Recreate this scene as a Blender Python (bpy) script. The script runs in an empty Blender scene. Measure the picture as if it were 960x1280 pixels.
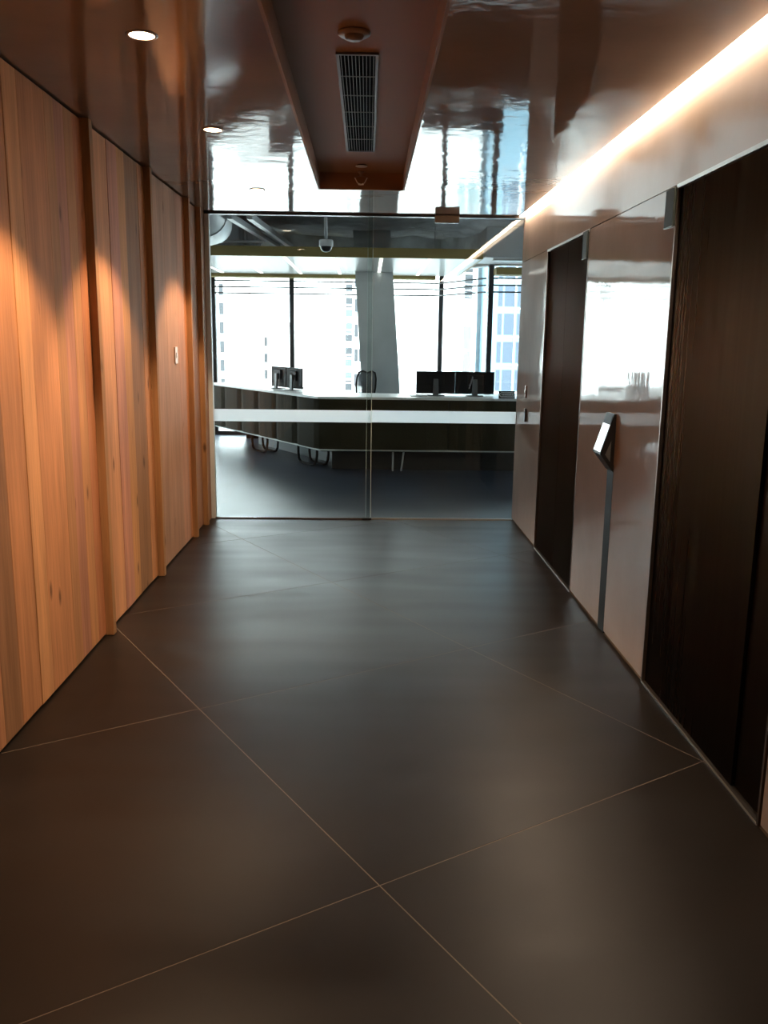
import bpy, bmesh, math, random
from mathutils import Vector, Matrix, noise
random.seed(7)
SC = bpy.context.scene
COL = SC.collection
R = math.radians

# ---------------------------------------------------------------- camera
F_PX = 1082.7
PITCH, YAW, ROLL = 0.19548, 0.02108, -0.01307
fw = Vector((math.sin(YAW)*math.cos(PITCH), math.cos(YAW)*math.cos(PITCH), -math.sin(PITCH)))
rt = Vector((math.cos(YAW), -math.sin(YAW), 0))
up = rt.cross(fw)
rt2 = math.cos(ROLL)*rt - math.sin(ROLL)*up
up2 = math.sin(ROLL)*rt + math.cos(ROLL)*up
cd = bpy.data.cameras.new('camera')
cd.sensor_fit = 'VERTICAL'; cd.sensor_height = 36.0; cd.lens = F_PX/1280*36.0
cd.clip_start = 0.05; cd.clip_end = 600
cam = bpy.data.objects.new('camera', cd); COL.objects.link(cam)
m3 = Matrix((rt2, up2, -fw)).transposed().to_4x4()
cam.matrix_world = Matrix.Translation((0, 0, 1.54)) @ m3
SC.camera = cam

# ---------------------------------------------------------------- world, daylight, exposure
wd = bpy.data.worlds.new('world'); SC.world = wd; wd.use_nodes = True
bgn = wd.node_tree.nodes['Background']
bgn.inputs[0].default_value = (0.90, 0.965, 1.0, 1); bgn.inputs[1].default_value = 12.5
SC.view_settings.view_transform = 'Standard'; SC.view_settings.look = 'None'
SC.view_settings.exposure = 0.0; SC.view_settings.gamma = 1.0
SC.view_settings.use_curve_mapping = False

LED_POWER = 48.0        # emission of the ceiling light line
SPOT_POWER = 130.0      # each corridor downlight
WARM = (1.0, 0.66, 0.40)

# ---------------------------------------------------------------- dimensions
XL, XR = -1.357, 1.287
H = 2.55
YG = 7.454
YB = -2.6
DT = 2.19              # lift door head

# ---------------------------------------------------------------- helpers
MATS = {}
def pmat(name, col, rough=0.5, metal=0.0, spec=0.5, noise_amt=0.0, noise_scale=6.0, bump=0.0, bump_scale=20.0,
         stretch=(1, 1, 1), emit=None, estr=0.0, coat=0.0):
    if name in MATS: return MATS[name]
    m = bpy.data.materials.new(name); m.use_nodes = True
    nt = m.node_tree; b = nt.nodes['Principled BSDF']
    b.inputs['Base Color'].default_value = (*col, 1)
    b.inputs['Roughness'].default_value = rough
    b.inputs['Metallic'].default_value = metal
    b.inputs['Specular IOR Level'].default_value = spec
    b.inputs['Coat Weight'].default_value = coat
    b.inputs['Coat Roughness'].default_value = 0.04
    if emit:
        b.inputs['Emission Color'].default_value = (*emit, 1); b.inputs['Emission Strength'].default_value = estr
    if noise_amt or bump:
        tc = nt.nodes.new('ShaderNodeTexCoord'); mp = nt.nodes.new('ShaderNodeMapping')
        mp.inputs['Scale'].default_value = stretch
        nt.links.new(tc.outputs['Object'], mp.inputs['Vector'])
    if noise_amt:
        n = nt.nodes.new('ShaderNodeTexNoise'); n.inputs['Scale'].default_value = noise_scale; n.inputs['Detail'].default_value = 6
        nt.links.new(mp.outputs[0], n.inputs['Vector'])
        rp = nt.nodes.new('ShaderNodeValToRGB')
        a = [max(0, c*(1-noise_amt)) for c in col]; c2 = [min(1, c*(1+noise_amt)) for c in col]
        rp.color_ramp.elements[0].color = (*a, 1); rp.color_ramp.elements[1].color = (*c2, 1)
        rp.color_ramp.elements[0].position = 0.3; rp.color_ramp.elements[1].position = 0.7
        nt.links.new(n.outputs['Fac'], rp.inputs[0]); nt.links.new(rp.outputs[0], b.inputs['Base Color'])
    if bump:
        n2 = nt.nodes.new('ShaderNodeTexNoise'); n2.inputs['Scale'].default_value = bump_scale; n2.inputs['Detail'].default_value = 2
        nt.links.new(mp.outputs[0], n2.inputs['Vector'])
        bp = nt.nodes.new('ShaderNodeBump'); bp.inputs['Strength'].default_value = bump; bp.inputs['Distance'].default_value = 0.01
        nt.links.new(n2.outputs['Fac'], bp.inputs['Height']); nt.links.new(bp.outputs[0], b.inputs['Normal'])
    MATS[name] = m
    return m

def emat(name, col, s):
    if name in MATS: return MATS[name]
    m = bpy.data.materials.new(name); m.use_nodes = True
    nt = m.node_tree; nt.nodes.clear()
    e = nt.nodes.new('ShaderNodeEmission'); e.inputs[0].default_value = (*col, 1); e.inputs[1].default_value = s
    o = nt.nodes.new('ShaderNodeOutputMaterial'); nt.links.new(e.outputs[0], o.inputs[0])
    MATS[name] = m; return m

def glass_mat(name, tint=(0.93, 0.97, 0.96), f0=0.04):
    m = bpy.data.materials.new(name); m.use_nodes = True
    nt = m.node_tree; nt.nodes.clear(); N = nt.nodes.new; L = nt.links.new
    lw = N('ShaderNodeLayerWeight'); lw.inputs[0].default_value = 0.5
    pw = N('ShaderNodeMath'); pw.operation = 'POWER'; L(lw.outputs['Facing'], pw.inputs[0]); pw.inputs[1].default_value = 5
    ma = N('ShaderNodeMath'); ma.operation = 'MULTIPLY_ADD'; L(pw.outputs[0], ma.inputs[0]); ma.inputs[1].default_value = 1-f0; ma.inputs[2].default_value = f0
    tr = N('ShaderNodeBsdfTransparent'); tr.inputs[0].default_value = (*tint, 1)
    gl = N('ShaderNodeBsdfGlossy'); gl.inputs['Roughness'].default_value = 0.0
    mx = N('ShaderNodeMixShader'); L(ma.outputs[0], mx.inputs[0]); L(tr.outputs[0], mx.inputs[1]); L(gl.outputs[0], mx.inputs[2])
    o = N('ShaderNodeOutputMaterial'); L(mx.outputs[0], o.inputs[0]); MATS[name] = m; return m

class MB:
    """collects boxes, prisms, tubes and lathes; build() links them as one mesh object"""
    def __init__(s): s.bm = bmesh.new()
    def box(s, a, b):
        x0, y0, z0 = a; x1, y1, z1 = b
        if x0 > x1: x0, x1 = x1, x0
        if y0 > y1: y0, y1 = y1, y0
        if z0 > z1: z0, z1 = z1, z0
        v = [s.bm.verts.new(p) for p in ((x0,y0,z0),(x1,y0,z0),(x1,y1,z0),(x0,y1,z0),(x0,y0,z1),(x1,y0,z1),(x1,y1,z1),(x0,y1,z1))]
        for f in ((0,3,2,1),(4,5,6,7),(0,1,5,4),(1,2,6,5),(2,3,7,6),(3,0,4,7)): s.bm.faces.new([v[i] for i in f])
        return s
    def hexa(s, lo, hi):
        """lo, hi: lists of n points (bottom ring, top ring)"""
        a = [s.bm.verts.new(p) for p in lo]; b = [s.bm.verts.new(p) for p in hi]; n = len(a)
        s.bm.faces.new(a[::-1]); s.bm.faces.new(b)
        for i in range(n): s.bm.faces.new((a[i], a[(i+1) % n], b[(i+1) % n], b[i]))
        return s
    def prism(s, poly, axis, t0, t1):
        """poly of 2-D points extruded along axis 0 (poly=yz), 1 (poly=xz) or 2 (poly=xy)"""
        def P(p, t): return (t, p[0], p[1]) if axis == 0 else ((p[0], t, p[1]) if axis == 1 else (p[0], p[1], t))
        return s.hexa([P(p, t0) for p in poly], [P(p, t1) for p in poly])
    def tube(s, pts, r, n=8, closed=False):
        pts = [Vector(p) for p in pts]; rings = []
        prev = None
        for i, p in enumerate(pts):
            if closed: d = pts[(i+1) % len(pts)] - pts[i-1]
            else: d = pts[min(i+1, len(pts)-1)] - pts[max(i-1, 0)]
            d.normalize()
            if prev is None:
                ref = Vector((0, 0, 1)) if abs(d.z) < .9 else Vector((1, 0, 0)); a = d.cross(ref).normalized()
            else:
                a = (prev - d*prev.dot(d)).normalized()
            prev = a; b = d.cross(a)
            rings.append([s.bm.verts.new(p + (a*math.cos(2*math.pi*k/n) + b*math.sin(2*math.pi*k/n))*r) for k in range(n)])
        m = len(rings)
        for i in range(m if closed else m-1):
            q, w = rings[i], rings[(i+1) % m]
            for k in range(n): s.bm.faces.new((q[k], q[(k+1) % n], w[(k+1) % n], w[k]))
        if not closed: s.bm.faces.new(rings[0][::-1]); s.bm.faces.new(rings[-1])
        return s
    def lathe(s, prof, c=(0, 0, 0), n=24):
        """prof: (r,z) list, revolved about vertical axis through c"""
        rings = []
        for r, z in prof:
            if r < 1e-6: rings.append([s.bm.verts.new((c[0], c[1], c[2]+z))])
            else: rings.append([s.bm.verts.new((c[0]+r*math.cos(2*math.pi*k/n), c[1]+r*math.sin(2*math.pi*k/n), c[2]+z)) for k in range(n)])
        for q, w in zip(rings, rings[1:]):
            for k in range(n):
                j = (k+1) % n
                vs = [q[k % len(q)], q[j % len(q)], w[j % len(w)], w[k % len(w)]]
                u = []
                for v in vs:
                    if v not in u: u.append(v)
                if len(u) > 2: s.bm.faces.new(u)
        return s
    def bevel(s, w, seg=1):
        bmesh.ops.bevel(s.bm, geom=[e for e in s.bm.edges], offset=w, segments=seg, affect='EDGES', clamp_overlap=True); return s
    def mesh(s, name, mat, smooth=False):
        bmesh.ops.recalc_face_normals(s.bm, faces=s.bm.faces[:])
        me = bpy.data.meshes.new(name); s.bm.to_mesh(me); s.bm.free()
        if mat: me.materials.append(mat)
        if smooth:
            for p in me.polygons: p.use_smooth = True
        return me
    def build(s, name, mat, parent=None, smooth=False, loc=None):
        return link(name, s.mesh(name, mat, smooth), parent, loc)

def link(name, me, parent=None, loc=None):
    o = bpy.data.objects.new(name, me); COL.objects.link(o)
    if loc: o.location = loc
    if parent: o.parent = parent
    return o
def tag(o, label=None, cat=None, group=None, kind=None):
    if label: o['label'] = label
    if cat: o['category'] = cat
    if group: o['group'] = group
    if kind: o['kind'] = kind
    return o
def thing(name, loc, label, cat, group=None, rz=0.0):
    o = bpy.data.objects.new(name, None); COL.objects.link(o); o.empty_display_size = .05
    o.location = loc; o.rotation_euler = (0, 0, rz)
    return tag(o, label, cat, group)
def struct(name, mb, mat, label=None):
    o = mb.build(name, mat); o['kind'] = 'structure'
    if label: o['label'] = label
    return o

# ---------------------------------------------------------------- materials
LACQ_C = (0.40, 0.325, 0.28)
def lacquer(name, col, rough, bump, scale, stretch):
    m = pmat(name, col, rough=rough, spec=0.6)
    nt = m.node_tree; N = nt.nodes.new; L = nt.links.new; b = nt.nodes['Principled BSDF']
    tc = N('ShaderNodeTexCoord'); mp = N('ShaderNodeMapping'); mp.inputs['Scale'].default_value = stretch
    L(tc.outputs['Object'], mp.inputs[0])
    n1 = N('ShaderNodeTexNoise'); n1.inputs['Scale'].default_value = scale; n1.inputs['Detail'].default_value = 3; L(mp.outputs[0], n1.inputs['Vector'])
    bp = N('ShaderNodeBump'); bp.inputs['Strength'].default_value = bump; bp.inputs['Distance'].default_value = 0.01
    L(n1.outputs['Fac'], bp.inputs['Height'])
    n3 = N('ShaderNodeTexNoise'); n3.inputs['Scale'].default_value = scale*5.5; n3.inputs['Detail'].default_value = 2; L(mp.outputs[0], n3.inputs['Vector'])
    bp2 = N('ShaderNodeBump'); bp2.inputs['Strength'].default_value = bump*.22; bp2.inputs['Distance'].default_value = 0.01
    L(n3.outputs['Fac'], bp2.inputs['Height']); L(bp.outputs[0], bp2.inputs['Normal']); L(bp2.outputs[0], b.inputs['Normal'])
    # faint trowelled clouding of the plaster under the gloss
    n2 = N('ShaderNodeTexNoise'); n2.inputs['Scale'].default_value = 2.2; n2.inputs['Detail'].default_value = 5; L(tc.outputs['Object'], n2.inputs['Vector'])
    rp = N('ShaderNodeValToRGB'); rp.color_ramp.elements[0].position = .3; rp.color_ramp.elements[1].position = .7
    rp.color_ramp.elements[0].color = (*[c*.9 for c in col], 1); rp.color_ramp.elements[1].color = (*[c*1.1 for c in col], 1)
    L(n2.outputs['Fac'], rp.inputs[0]); L(rp.outputs[0], b.inputs['Base Color'])
    return m
M_CEIL = lacquer('ceiling_lacquer', (0.32, 0.235, 0.185), 0.055, 0.24, 2.6, (1, 1.0, 1))
M_WALL = lacquer('wall_lacquer', LACQ_C, 0.06, 0.13, 5.0, (1, 1.0, .5))
M_RECESS = pmat('recess_paint', (0.34, 0.195, 0.115), rough=.7, spec=.25)
M_DARK = pmat('shadow_gap', (0.006, 0.006, 0.006), rough=.9, spec=.02)
M_DOOR = pmat('bronze_steel', (0.068, 0.060, 0.055), rough=.36, metal=1.0, noise_amt=.12, noise_scale=40, stretch=(1, 1, .02))
M_DOOR.node_tree.nodes['Principled BSDF'].inputs['Specular Tint'].default_value = (.26, .235, .22, 1)
M_TRIM = pmat('satin_steel', (0.55, 0.53, 0.50), rough=.3, metal=.9)
M_GREYMET = pmat('grey_metal', (0.66, 0.69, 0.68), rough=.5)
M_BLACK = pmat('black_plastic', (0.012, 0.012, 0.013), rough=.35)
M_LANTERN = pmat('lantern_glass', (0.045, 0.056, 0.053), rough=.6, spec=.12)
M_GLASS = glass_mat('clear_glass')
M_WGLASS = glass_mat('window_glass', (0.96, 0.98, 0.98))
M_EDGE = pmat('glass_edge', (0.80, 0.95, 0.92), rough=.2)
M_GROUT = pmat('grout', (0.16, 0.125, 0.095), rough=.8)
M_SLAB = pmat('reception_concrete', (0.040, 0.054, 0.082), rough=.34, noise_amt=.25, noise_scale=1.6)
M_SOFFIT = pmat('sprayed_soffit', (0.70, 0.72, 0.74), rough=.9, noise_amt=.3, noise_scale=3)
M_DUCT = pmat('galvanised_duct', (0.55, 0.57, 0.58), rough=.45, metal=.3)
M_OLIVE = pmat('olive_fascia', (0.36, 0.27, 0.09), rough=.55)
M_RAFT = pmat('raft_panel', (0.36, 0.36, 0.34), rough=.30, spec=.35, bump=.4, bump_scale=2.5, stretch=(.2, 22, 1))
M_MULL = pmat('dark_mullion', (0.028, 0.029, 0.031), rough=.5)
M_COLUMN = pmat('concrete_column', (0.58, 0.61, 0.61), rough=.7, noise_amt=.08, noise_scale=3)
M_LEATHER = pmat('brown_upholstery', (0.040, 0.034, 0.020), rough=.8, spec=.12, bump=.25, bump_scale=80)
M_WHITE = pmat('white_worktop', (0.80, 0.80, 0.78), rough=.35)
M_PLASTER = pmat('white_plaster', (0.62, 0.62, 0.61), rough=.8)
M_TEAL = pmat('teal_panel', (0.055, 0.085, 0.088), rough=.4)
M_MON = pmat('monitor_black', (0.012, 0.012, 0.014), rough=.55, spec=.10)
M_MONG = pmat('monitor_stand_grey', (0.10, 0.10, 0.105), rough=.45)
M_SWITCH = pmat('switch_white', (0.62, 0.52, 0.45), rough=.4)
M_PALE = pmat('pale_print', (0.85, 0.87, 0.87), rough=.5)
M_LED = emat('led_diffuser', (1.0, 0.76, 0.54), LED_POWER)
M_LEDW = emat('raft_led', (1.0, 0.97, 0.90), 3.0)
M_LAMP = emat('lamp_lens', (1.0, 0.72, 0.48), 25.0)

# wood: one material, the tone of each board from its object colour
def wood_mat():
    m = bpy.data.materials.new('cedar_board'); m.use_nodes = True
    nt = m.node_tree; N = nt.nodes.new; L = nt.links.new; b = nt.nodes['Principled BSDF']
    tc = N('ShaderNodeTexCoord'); oi = N('ShaderNodeObjectInfo')
    ofs = N('ShaderNodeVectorMath'); ofs.operation = 'SCALE'; ofs.inputs[3].default_value = 37.0
    cmb = N('ShaderNodeCombineXYZ'); 
    for k in range(3): L(oi.outputs['Random'], cmb.inputs[k])
    L(cmb.outputs[0], ofs.inputs[0])
    ad = N('ShaderNodeVectorMath'); ad.operation = 'ADD'; L(tc.outputs['Object'], ad.inputs[0]); L(ofs.outputs[0], ad.inputs[1])
    mp = N('ShaderNodeMapping'); mp.inputs['Scale'].default_value = (1, 1, .045); L(ad.outputs[0], mp.inputs[0])
    g = N('ShaderNodeTexNoise'); g.inputs['Scale'].default_value = 55; g.inputs['Detail'].default_value = 8; g.inputs['Roughness'].default_value = .62; g.inputs['Distortion'].default_value = .6
    L(mp.outputs[0], g.inputs['Vector'])
    mp2 = N('ShaderNodeMapping'); mp2.inputs['Scale'].default_value = (1, 1, .10); L(ad.outputs[0], mp2.inputs[0])
    g2 = N('ShaderNodeTexNoise'); g2.inputs['Scale'].default_value = 9; g2.inputs['Detail'].default_value = 4; L(mp2.outputs[0], g2.inputs['Vector'])
    r1 = N('ShaderNodeMapRange'); r1.inputs[1].default_value = .3; r1.inputs[2].default_value = .7; r1.inputs[3].default_value = .82; r1.inputs[4].default_value = 1.12; L(g.outputs['Fac'], r1.inputs[0])
    r2 = N('ShaderNodeMapRange'); r2.inputs[1].default_value = .3; r2.inputs[2].default_value = .7; r2.inputs[3].default_value = .80; r2.inputs[4].default_value = 1.16; L(g2.outputs['Fac'], r2.inputs[0])
    # small knots and resin flecks, sparse
    mp3 = N('ShaderNodeMapping'); mp3.inputs['Scale'].default_value = (1, 1, .38); L(ad.outputs[0], mp3.inputs[0])
    vo = N('ShaderNodeTexVoronoi'); vo.inputs['Scale'].default_value = 6.5; L(mp3.outputs[0], vo.inputs['Vector'])
    kn = N('ShaderNodeMapRange'); kn.inputs[1].default_value = .04; kn.inputs[2].default_value = .13; kn.inputs[3].default_value = .35; kn.inputs[4].default_value = 1.0; L(vo.outputs['Distance'], kn.inputs[0])
    m1 = N('ShaderNodeMath'); m1.operation = 'MULTIPLY'; L(r1.outputs[0], m1.inputs[0]); L(r2.outputs[0], m1.inputs[1])
    m2 = N('ShaderNodeMath'); m2.operation = 'MULTIPLY'; L(m1.outputs[0], m2.inputs[0]); L(kn.outputs[0], m2.inputs[1])
    sc = N('ShaderNodeVectorMath'); sc.operation = 'SCALE'; L(oi.outputs['Color'], sc.inputs[0]); L(m2.outputs[0], sc.inputs[3])
    L(sc.outputs[0], b.inputs['Base Color']); b.inputs['Roughness'].default_value = .65; b.inputs['Specular IOR Level'].default_value = .10
    bp = N('ShaderNodeBump'); bp.inputs['Strength'].default_value = .12; bp.inputs['Distance'].default_value = .002; L(g.outputs['Fac'], bp.inputs['Height']); L(bp.outputs[0], b.inputs['Normal'])
    return m
M_WOOD = wood_mat()

def tile_mat():
    m = bpy.data.materials.new('dark_floor_tile'); m.use_nodes = True
    nt = m.node_tree; N = nt.nodes.new; L = nt.links.new; b = nt.nodes['Principled BSDF']
    tc = N('ShaderNodeTexCoord')
    n = N('ShaderNodeTexNoise'); n.inputs['Scale'].default_value = 1.5; n.inputs['Detail'].default_value = 7; n.inputs['Roughness'].default_value = .6; L(tc.outputs['Object'], n.inputs['Vector'])
    rp = N('ShaderNodeValToRGB'); rp.color_ramp.elements[0].position = .32; rp.color_ramp.elements[1].position = .7
    rp.color_ramp.elements[0].color = (0.0085, 0.0063, 0.005, 1); rp.color_ramp.elements[1].color = (0.015, 0.0115, 0.0092, 1)
    L(n.outputs['Fac'], rp.inputs[0]); L(rp.outputs[0], b.inputs['Base Color'])
    mp = N('ShaderNodeMapping'); mp.inputs['Scale'].default_value = (.5, 2.2, 1); L(tc.outputs['Object'], mp.inputs[0])
    n2 = N('ShaderNodeTexNoise'); n2.inputs['Scale'].default_value = 2.0; n2.inputs['Detail'].default_value = 1; L(mp.outputs[0], n2.inputs['Vector'])
    r = N('ShaderNodeMapRange'); r.inputs[1].default_value = .3; r.inputs[2].default_value = .7; r.inputs[3].default_value = .33; r.inputs[4].default_value = .40; L(n2.outputs['Fac'], r.inputs[0])
    L(r.outputs[0], b.inputs['Roughness'])
    b.inputs['Specular IOR Level'].default_value = .26
    return m
M_TILE = tile_mat()

# ================================================================ THE SETTING
# ---- floor of the lift lobby: diagonal grid of large square tiles on grout
floor = struct('floor', MB().box((XL-.06, YB, -.08), (XR+.10, YG+.02, -.0006)), M_GROUT, 'dark tiled floor of the lift lobby with diagonal joints')
ux, uy = 0.8511, 0.5250
def clip(poly, a, b, c):
    out = []
    for i in range(len(poly)):
        p, q = poly[i], poly[(i+1) % len(poly)]
        dp = a*p[0]+b*p[1]-c; dq = a*q[0]+b*q[1]-c
        if dp <= 0: out.append(p)
        if (dp < 0 < dq) or (dq < 0 < dp):
            t = dp/(dp-dq); out.append((p[0]+t*(q[0]-p[0]), p[1]+t*(q[1]-p[1])))
    return out
GAP = .0021
for i in range(-6, 6):
    for j in range(-4, 6):
        u0, u1 = 1.216+i*1.443+GAP, 1.216+(i+1)*1.443-GAP
        v0, v1 = 1.879+j*1.425+GAP, 1.879+(j+1)*1.425-GAP
        poly = [(u*ux-v*uy, u*uy+v*ux) for u, v in ((u0, v0), (u1, v0), (u1, v1), (u0, v1))]
        for a, b, c in ((-1, 0, 1.405), (1, 0, XR+.002), (0, -1, -YB), (0, 1, YG-.02)):
            if poly: poly = clip(poly, a, b, c)
        if len(poly) > 2:
            MB().prism(poly, 2, -.012, 0).build('tile', M_TILE, floor)

recf = struct('floor', MB().box((-6.5, YG+.02, -.08), (6.0, 14.6, 0)), M_SLAB, 'polished grey floor of the reception behind the glass')

# ---- lobby ceiling: gloss lacquer, with a recessed trough in the middle
RX0, RX1, RY1, RZ = -.335, .232, 6.25, H+.11
LEDW = .052
ceil = bpy.data.objects.new('ceiling', MB().box((XL-.06, YB, H), (RX0-.012, YG, H+.09)).box((RX1+.012, YB, H), (XR-LEDW, YG, H+.09)).box((RX0-.012, RY1+.012, H), (RX1+.012, YG, H+.09)).mesh('ceiling', M_CEIL))
COL.objects.link(ceil); tag(ceil, 'glossy brown lacquered ceiling of the lift lobby', kind='structure')
mb = MB().box((RX0-.012, YB, H), (RX0, RY1+.012, RZ)).box((RX1, YB, H), (RX1+.012, RY1+.012, RZ)).box((RX0, RY1, H), (RX1, RY1+.012, RZ)).box((RX0-.012, YB, RZ), (RX1+.012, RY1+.012, RZ+.02))
trough = mb.build('recessed_trough', M_RECESS, ceil)
# structure over everything so that no daylight leaks into the lobby
struct('ceiling', MB().box((XL-.3, YB-.2, H+.16), (XR+.5, YG-.02, H+.30)), M_DARK, 'concrete slab above the lobby ceiling')

# ---- left wall: vertical cedar boards and battens
wl = struct('wall_left', MB().box((XL-.16, YB, 0), (XL-.03, YG+.05, H+.16)), M_DARK, 'timber clad wall of vertical cedar boards')
T = {'l': (.66, .330, .150), 'o': (.60, .285, .120), 'p': (.52, .255, .150), 'd': (.33, .165, .085), 'm': (.53, .255, .115), 'g': (.44, .245, .150), 'r': (.50, .215, .095)}
boards = []
def run(ys, tones):
    for k, t in enumerate(tones): boards.append((ys[k], ys[k+1], t))
run([-2.6, -2.35, -2.15, -1.95, -1.8, -1.6, -1.42, -1.2, -1.05, -.8, -.66, -.5, -.3, -.12, .1, .25, .45, .6, .82, 1.0, 1.15, 1.34, 1.5, 1.72, 1.9, 2.06, 2.28, 2.45, 2.62, 2.78, 2.93, 3.09],
    'lomopldmoprlomldopomlopdmolrpom')
run([3.09, 3.26, 3.46, 3.60, 3.89, 4.00, 4.13, 4.25, 4.370], 'dmlompor')
run([4.417, 4.56, 4.77, 4.95, 5.10, 5.38, 5.53], 'mlpodr')
run([5.575, 5.69, 6.01, 6.38, 6.59, 6.675], 'pggpr')
run([6.72, 6.90, 7.13], 'gd')
for y0, y1, t in boards:
    o = MB().box((XL-.03, y0+.0008, .012), (XL-random.choice((0, .0015, .003)), y1-.0008, H-.009)).bevel(.0012).build('board', M_WOOD, wl)
    c = [v*random.uniform(.94, 1.06) for v in T[t]]; o.color = (*c, 1)
for y, t in ((4.370, 'm'), (5.53, 'm'), (6.675, 'r'), (7.13, 'r'), (1.02, 'm'), (-1.2, 'm')):
    o = MB().box((XL-.03, y, .002), (XL+.038, y+.047, H-.002)).bevel(.0015).build('batten', M_WOOD, wl)
    o.color = (.39, .205, .09, 1)
MB().box((XL-.03, 7.178, .002), (XL+.012, YG-.03, H-.002)).build('batten', M_WOOD, wl).color = (.30, .15, .08, 1)

# ---- right wall: lacquered panels around the two lift doors
D1 = (5.238, 6.425); D2 = (2.555, 3.775)
wr = struct('wall_right', MB().box((XR+.10, YB, -.02), (XR+.30, YG+.05, H+.16))
            .box((XR+.02, D1[1], -.004), (XR+.10, YG+.05, H)).box((XR+.02, D2[1], -.004), (XR+.10, D1[0], H)).box((XR+.02, YB, -.004), (XR+.10, D2[0], H))
            .box((XR+.02, D1[0], DT), (XR+.10, D1[1], H)).box((XR+.02, D2[0], DT), (XR+.10, D2[1], H)), M_DARK, 'glossy taupe panelled wall with two lift doors')
SK = .016
SY0, SY1 = 4.445, 4.560     # slot below the lift call terminal
MB().box((XR, YB, DT+.004), (XR+.02, YG+.04, H)).build('panel', M_WALL, wr)
MB().box((XR, D1[1]+.008, SK), (XR+.02, YG+.04, DT)).build('panel', M_WALL, wr)
MB().prism([(D2[1]+.008, SK), (SY0, SK), (SY0, .92), (SY1, .92), (SY1, SK), (D1[0]-.008, SK), (D1[0]-.008, DT), (D2[1]+.008, DT)], 0, XR, XR+.02).build('panel', M_WALL, wr)
MB().box((XR, YB, SK), (XR+.02, D2[0]-.022, DT)).build('panel', M_WALL, wr)
tag(MB().box((XR-.001, SY0, .004), (XR+.02, SY1, .92)).build('service_strip', pmat('slate_strip', (.020, .025, .026), rough=.6, spec=.12), wr), 'dark grey strip running from the call terminal to the floor')

for n, (a, b), split in ((1, D1, None), (2, D2, 2.80)):
    d = bpy.data.objects.new('door_%d' % n, None); COL.objects.link(d); d.location = (XR+.05, (a+b)/2, 0)
    tag(d, 'dark bronze lift door %s' % ('beside the glass partition' if n == 1 else 'between two glossy wall panels, farther from the glass'), kind='structure')
    bpy.context.view_layer.update()
    inv = Matrix.Translation(-Vector(d.location))
    def part(nm, mbx, mt):
        o = mbx.build(nm, mt); o.parent = d; o.matrix_parent_inverse = inv; return o
    sp = split or (a+b)/2
    part('leaf', MB().box((XR+.014, sp+.002, .008), (XR+.045, b, DT-.004)), M_DOOR)
    part('leaf', MB().box((XR+(.026 if n == 2 else .014), a, .008), (XR+.055, sp-.002, DT-.004)), M_DOOR)
    part('frame', MB().box((XR-.002, b-.004, .002), (XR+.06, b+.007, DT+.003)).box((XR-.002, a-.007, .002), (XR+.06, a+.004, DT+.003)), pmat('bronze_trim', (.20, .15, .12), rough=.3, metal=.8))
    part('head_trim', MB().box((XR-.004, a-.007, DT-.013), (XR+.05, b+.007, DT+.003)), M_TRIM)
    part('sill', MB().box((XR+.003, a, -.006), (XR+.09, b, .004)), pmat('sill_metal', (.10, .09, .08), rough=.4, metal=.7))
    part('sill_edge', MB().box((XR-.003, a, -.006), (XR+.003, b, .0045)), M_TRIM)

# ---- end wall behind the camera
struct('wall_back', MB().box((XL-.2, YB-.2, -.02), (XR+.3, YB, H+.16)), pmat('back_wall_paint', (.20, .15, .12), rough=.7), 'plain wall closing the lobby behind the viewer')

# ---- glass partition: sliding leaf on the left, fixed pane on the right
GX0, GX1, GM = XL+.045, XR-.004, .012
door3 = bpy.data.objects.new('door_3', None); COL.objects.link(door3); door3.location = (0, YG-.02, 0); tag(door3, 'sliding frameless glass door leaf with frosted band', kind='structure')
win1 = bpy.data.objects.new('window_1', None); COL.objects.link(win1); win1.location = (0, YG+.012, 0); tag(win1, 'fixed glass pane beside the sliding glass door', kind='structure')
def under(par, nm, mbx, mt, smooth=False):
    o = mbx.build(nm, mt, smooth=smooth); o.parent = par; o.matrix_parent_inverse = Matrix.Translation(-Vector(par.location)); return o
def frost_mat():
    m = bpy.data.materials.new('frosted_film'); m.use_nodes = True
    nt = m.node_tree; nt.nodes.clear(); N = nt.nodes.new; L = nt.links.new
    d = N('ShaderNodeBsdfDiffuse'); d.inputs[0].default_value = (.80, .82, .82, 1)
    t = N('ShaderNodeBsdfTranslucent'); t.inputs[0].default_value = (.97, .985, 1.0, 1)
    g = N('ShaderNodeBsdfTransparent'); g.inputs[0].default_value = (.9, .93, .94, 1)
    a = N('ShaderNodeMixShader'); a.inputs[0].default_value = .90; L(d.outputs[0], a.inputs[1]); L(t.outputs[0], a.inputs[2])
    b = N('ShaderNodeMixShader'); b.inputs[0].default_value = .02; L(a.outputs[0], b.inputs[1]); L(g.outputs[0], b.inputs[2])
    o = N('ShaderNodeOutputMaterial'); L(b.outputs[0], o.inputs[0]); return m
M_FROST = frost_mat()
ZT = H-.012
under(door3, 'pane', MB().box((GX0, YG-.026, .012), (.036, YG-.014, ZT)), M_GLASS)
under(door3, 'frosted_band', MB().box((GX0, YG-.0285, .848), (.036, YG-.0275, .951)), M_FROST)
under(door3, 'pane_edge', MB().box((.036, YG-.026, .012), (.040, YG-.014, ZT)), M_EDGE)
under(door3, 'floor_guide', MB().box((-.035, YG-.045, .0), (.045, YG+.0, .016)), M_BLACK)
under(door3, 'bottom_rail', MB().box((GX0, YG-.030, .002), (-.035, YG-.010, .011)), pmat('bronze_rail', (.12, .075, .05), rough=.4, metal=.5))
under(win1, 'pane', MB().box((-.002, YG+.006, .012), (GX1, YG+.018, ZT)), M_GLASS)
under(win1, 'frosted_band', MB().box((.038, YG+.0035, .848), (GX1, YG+.0045, .951)), M_FROST)
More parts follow.
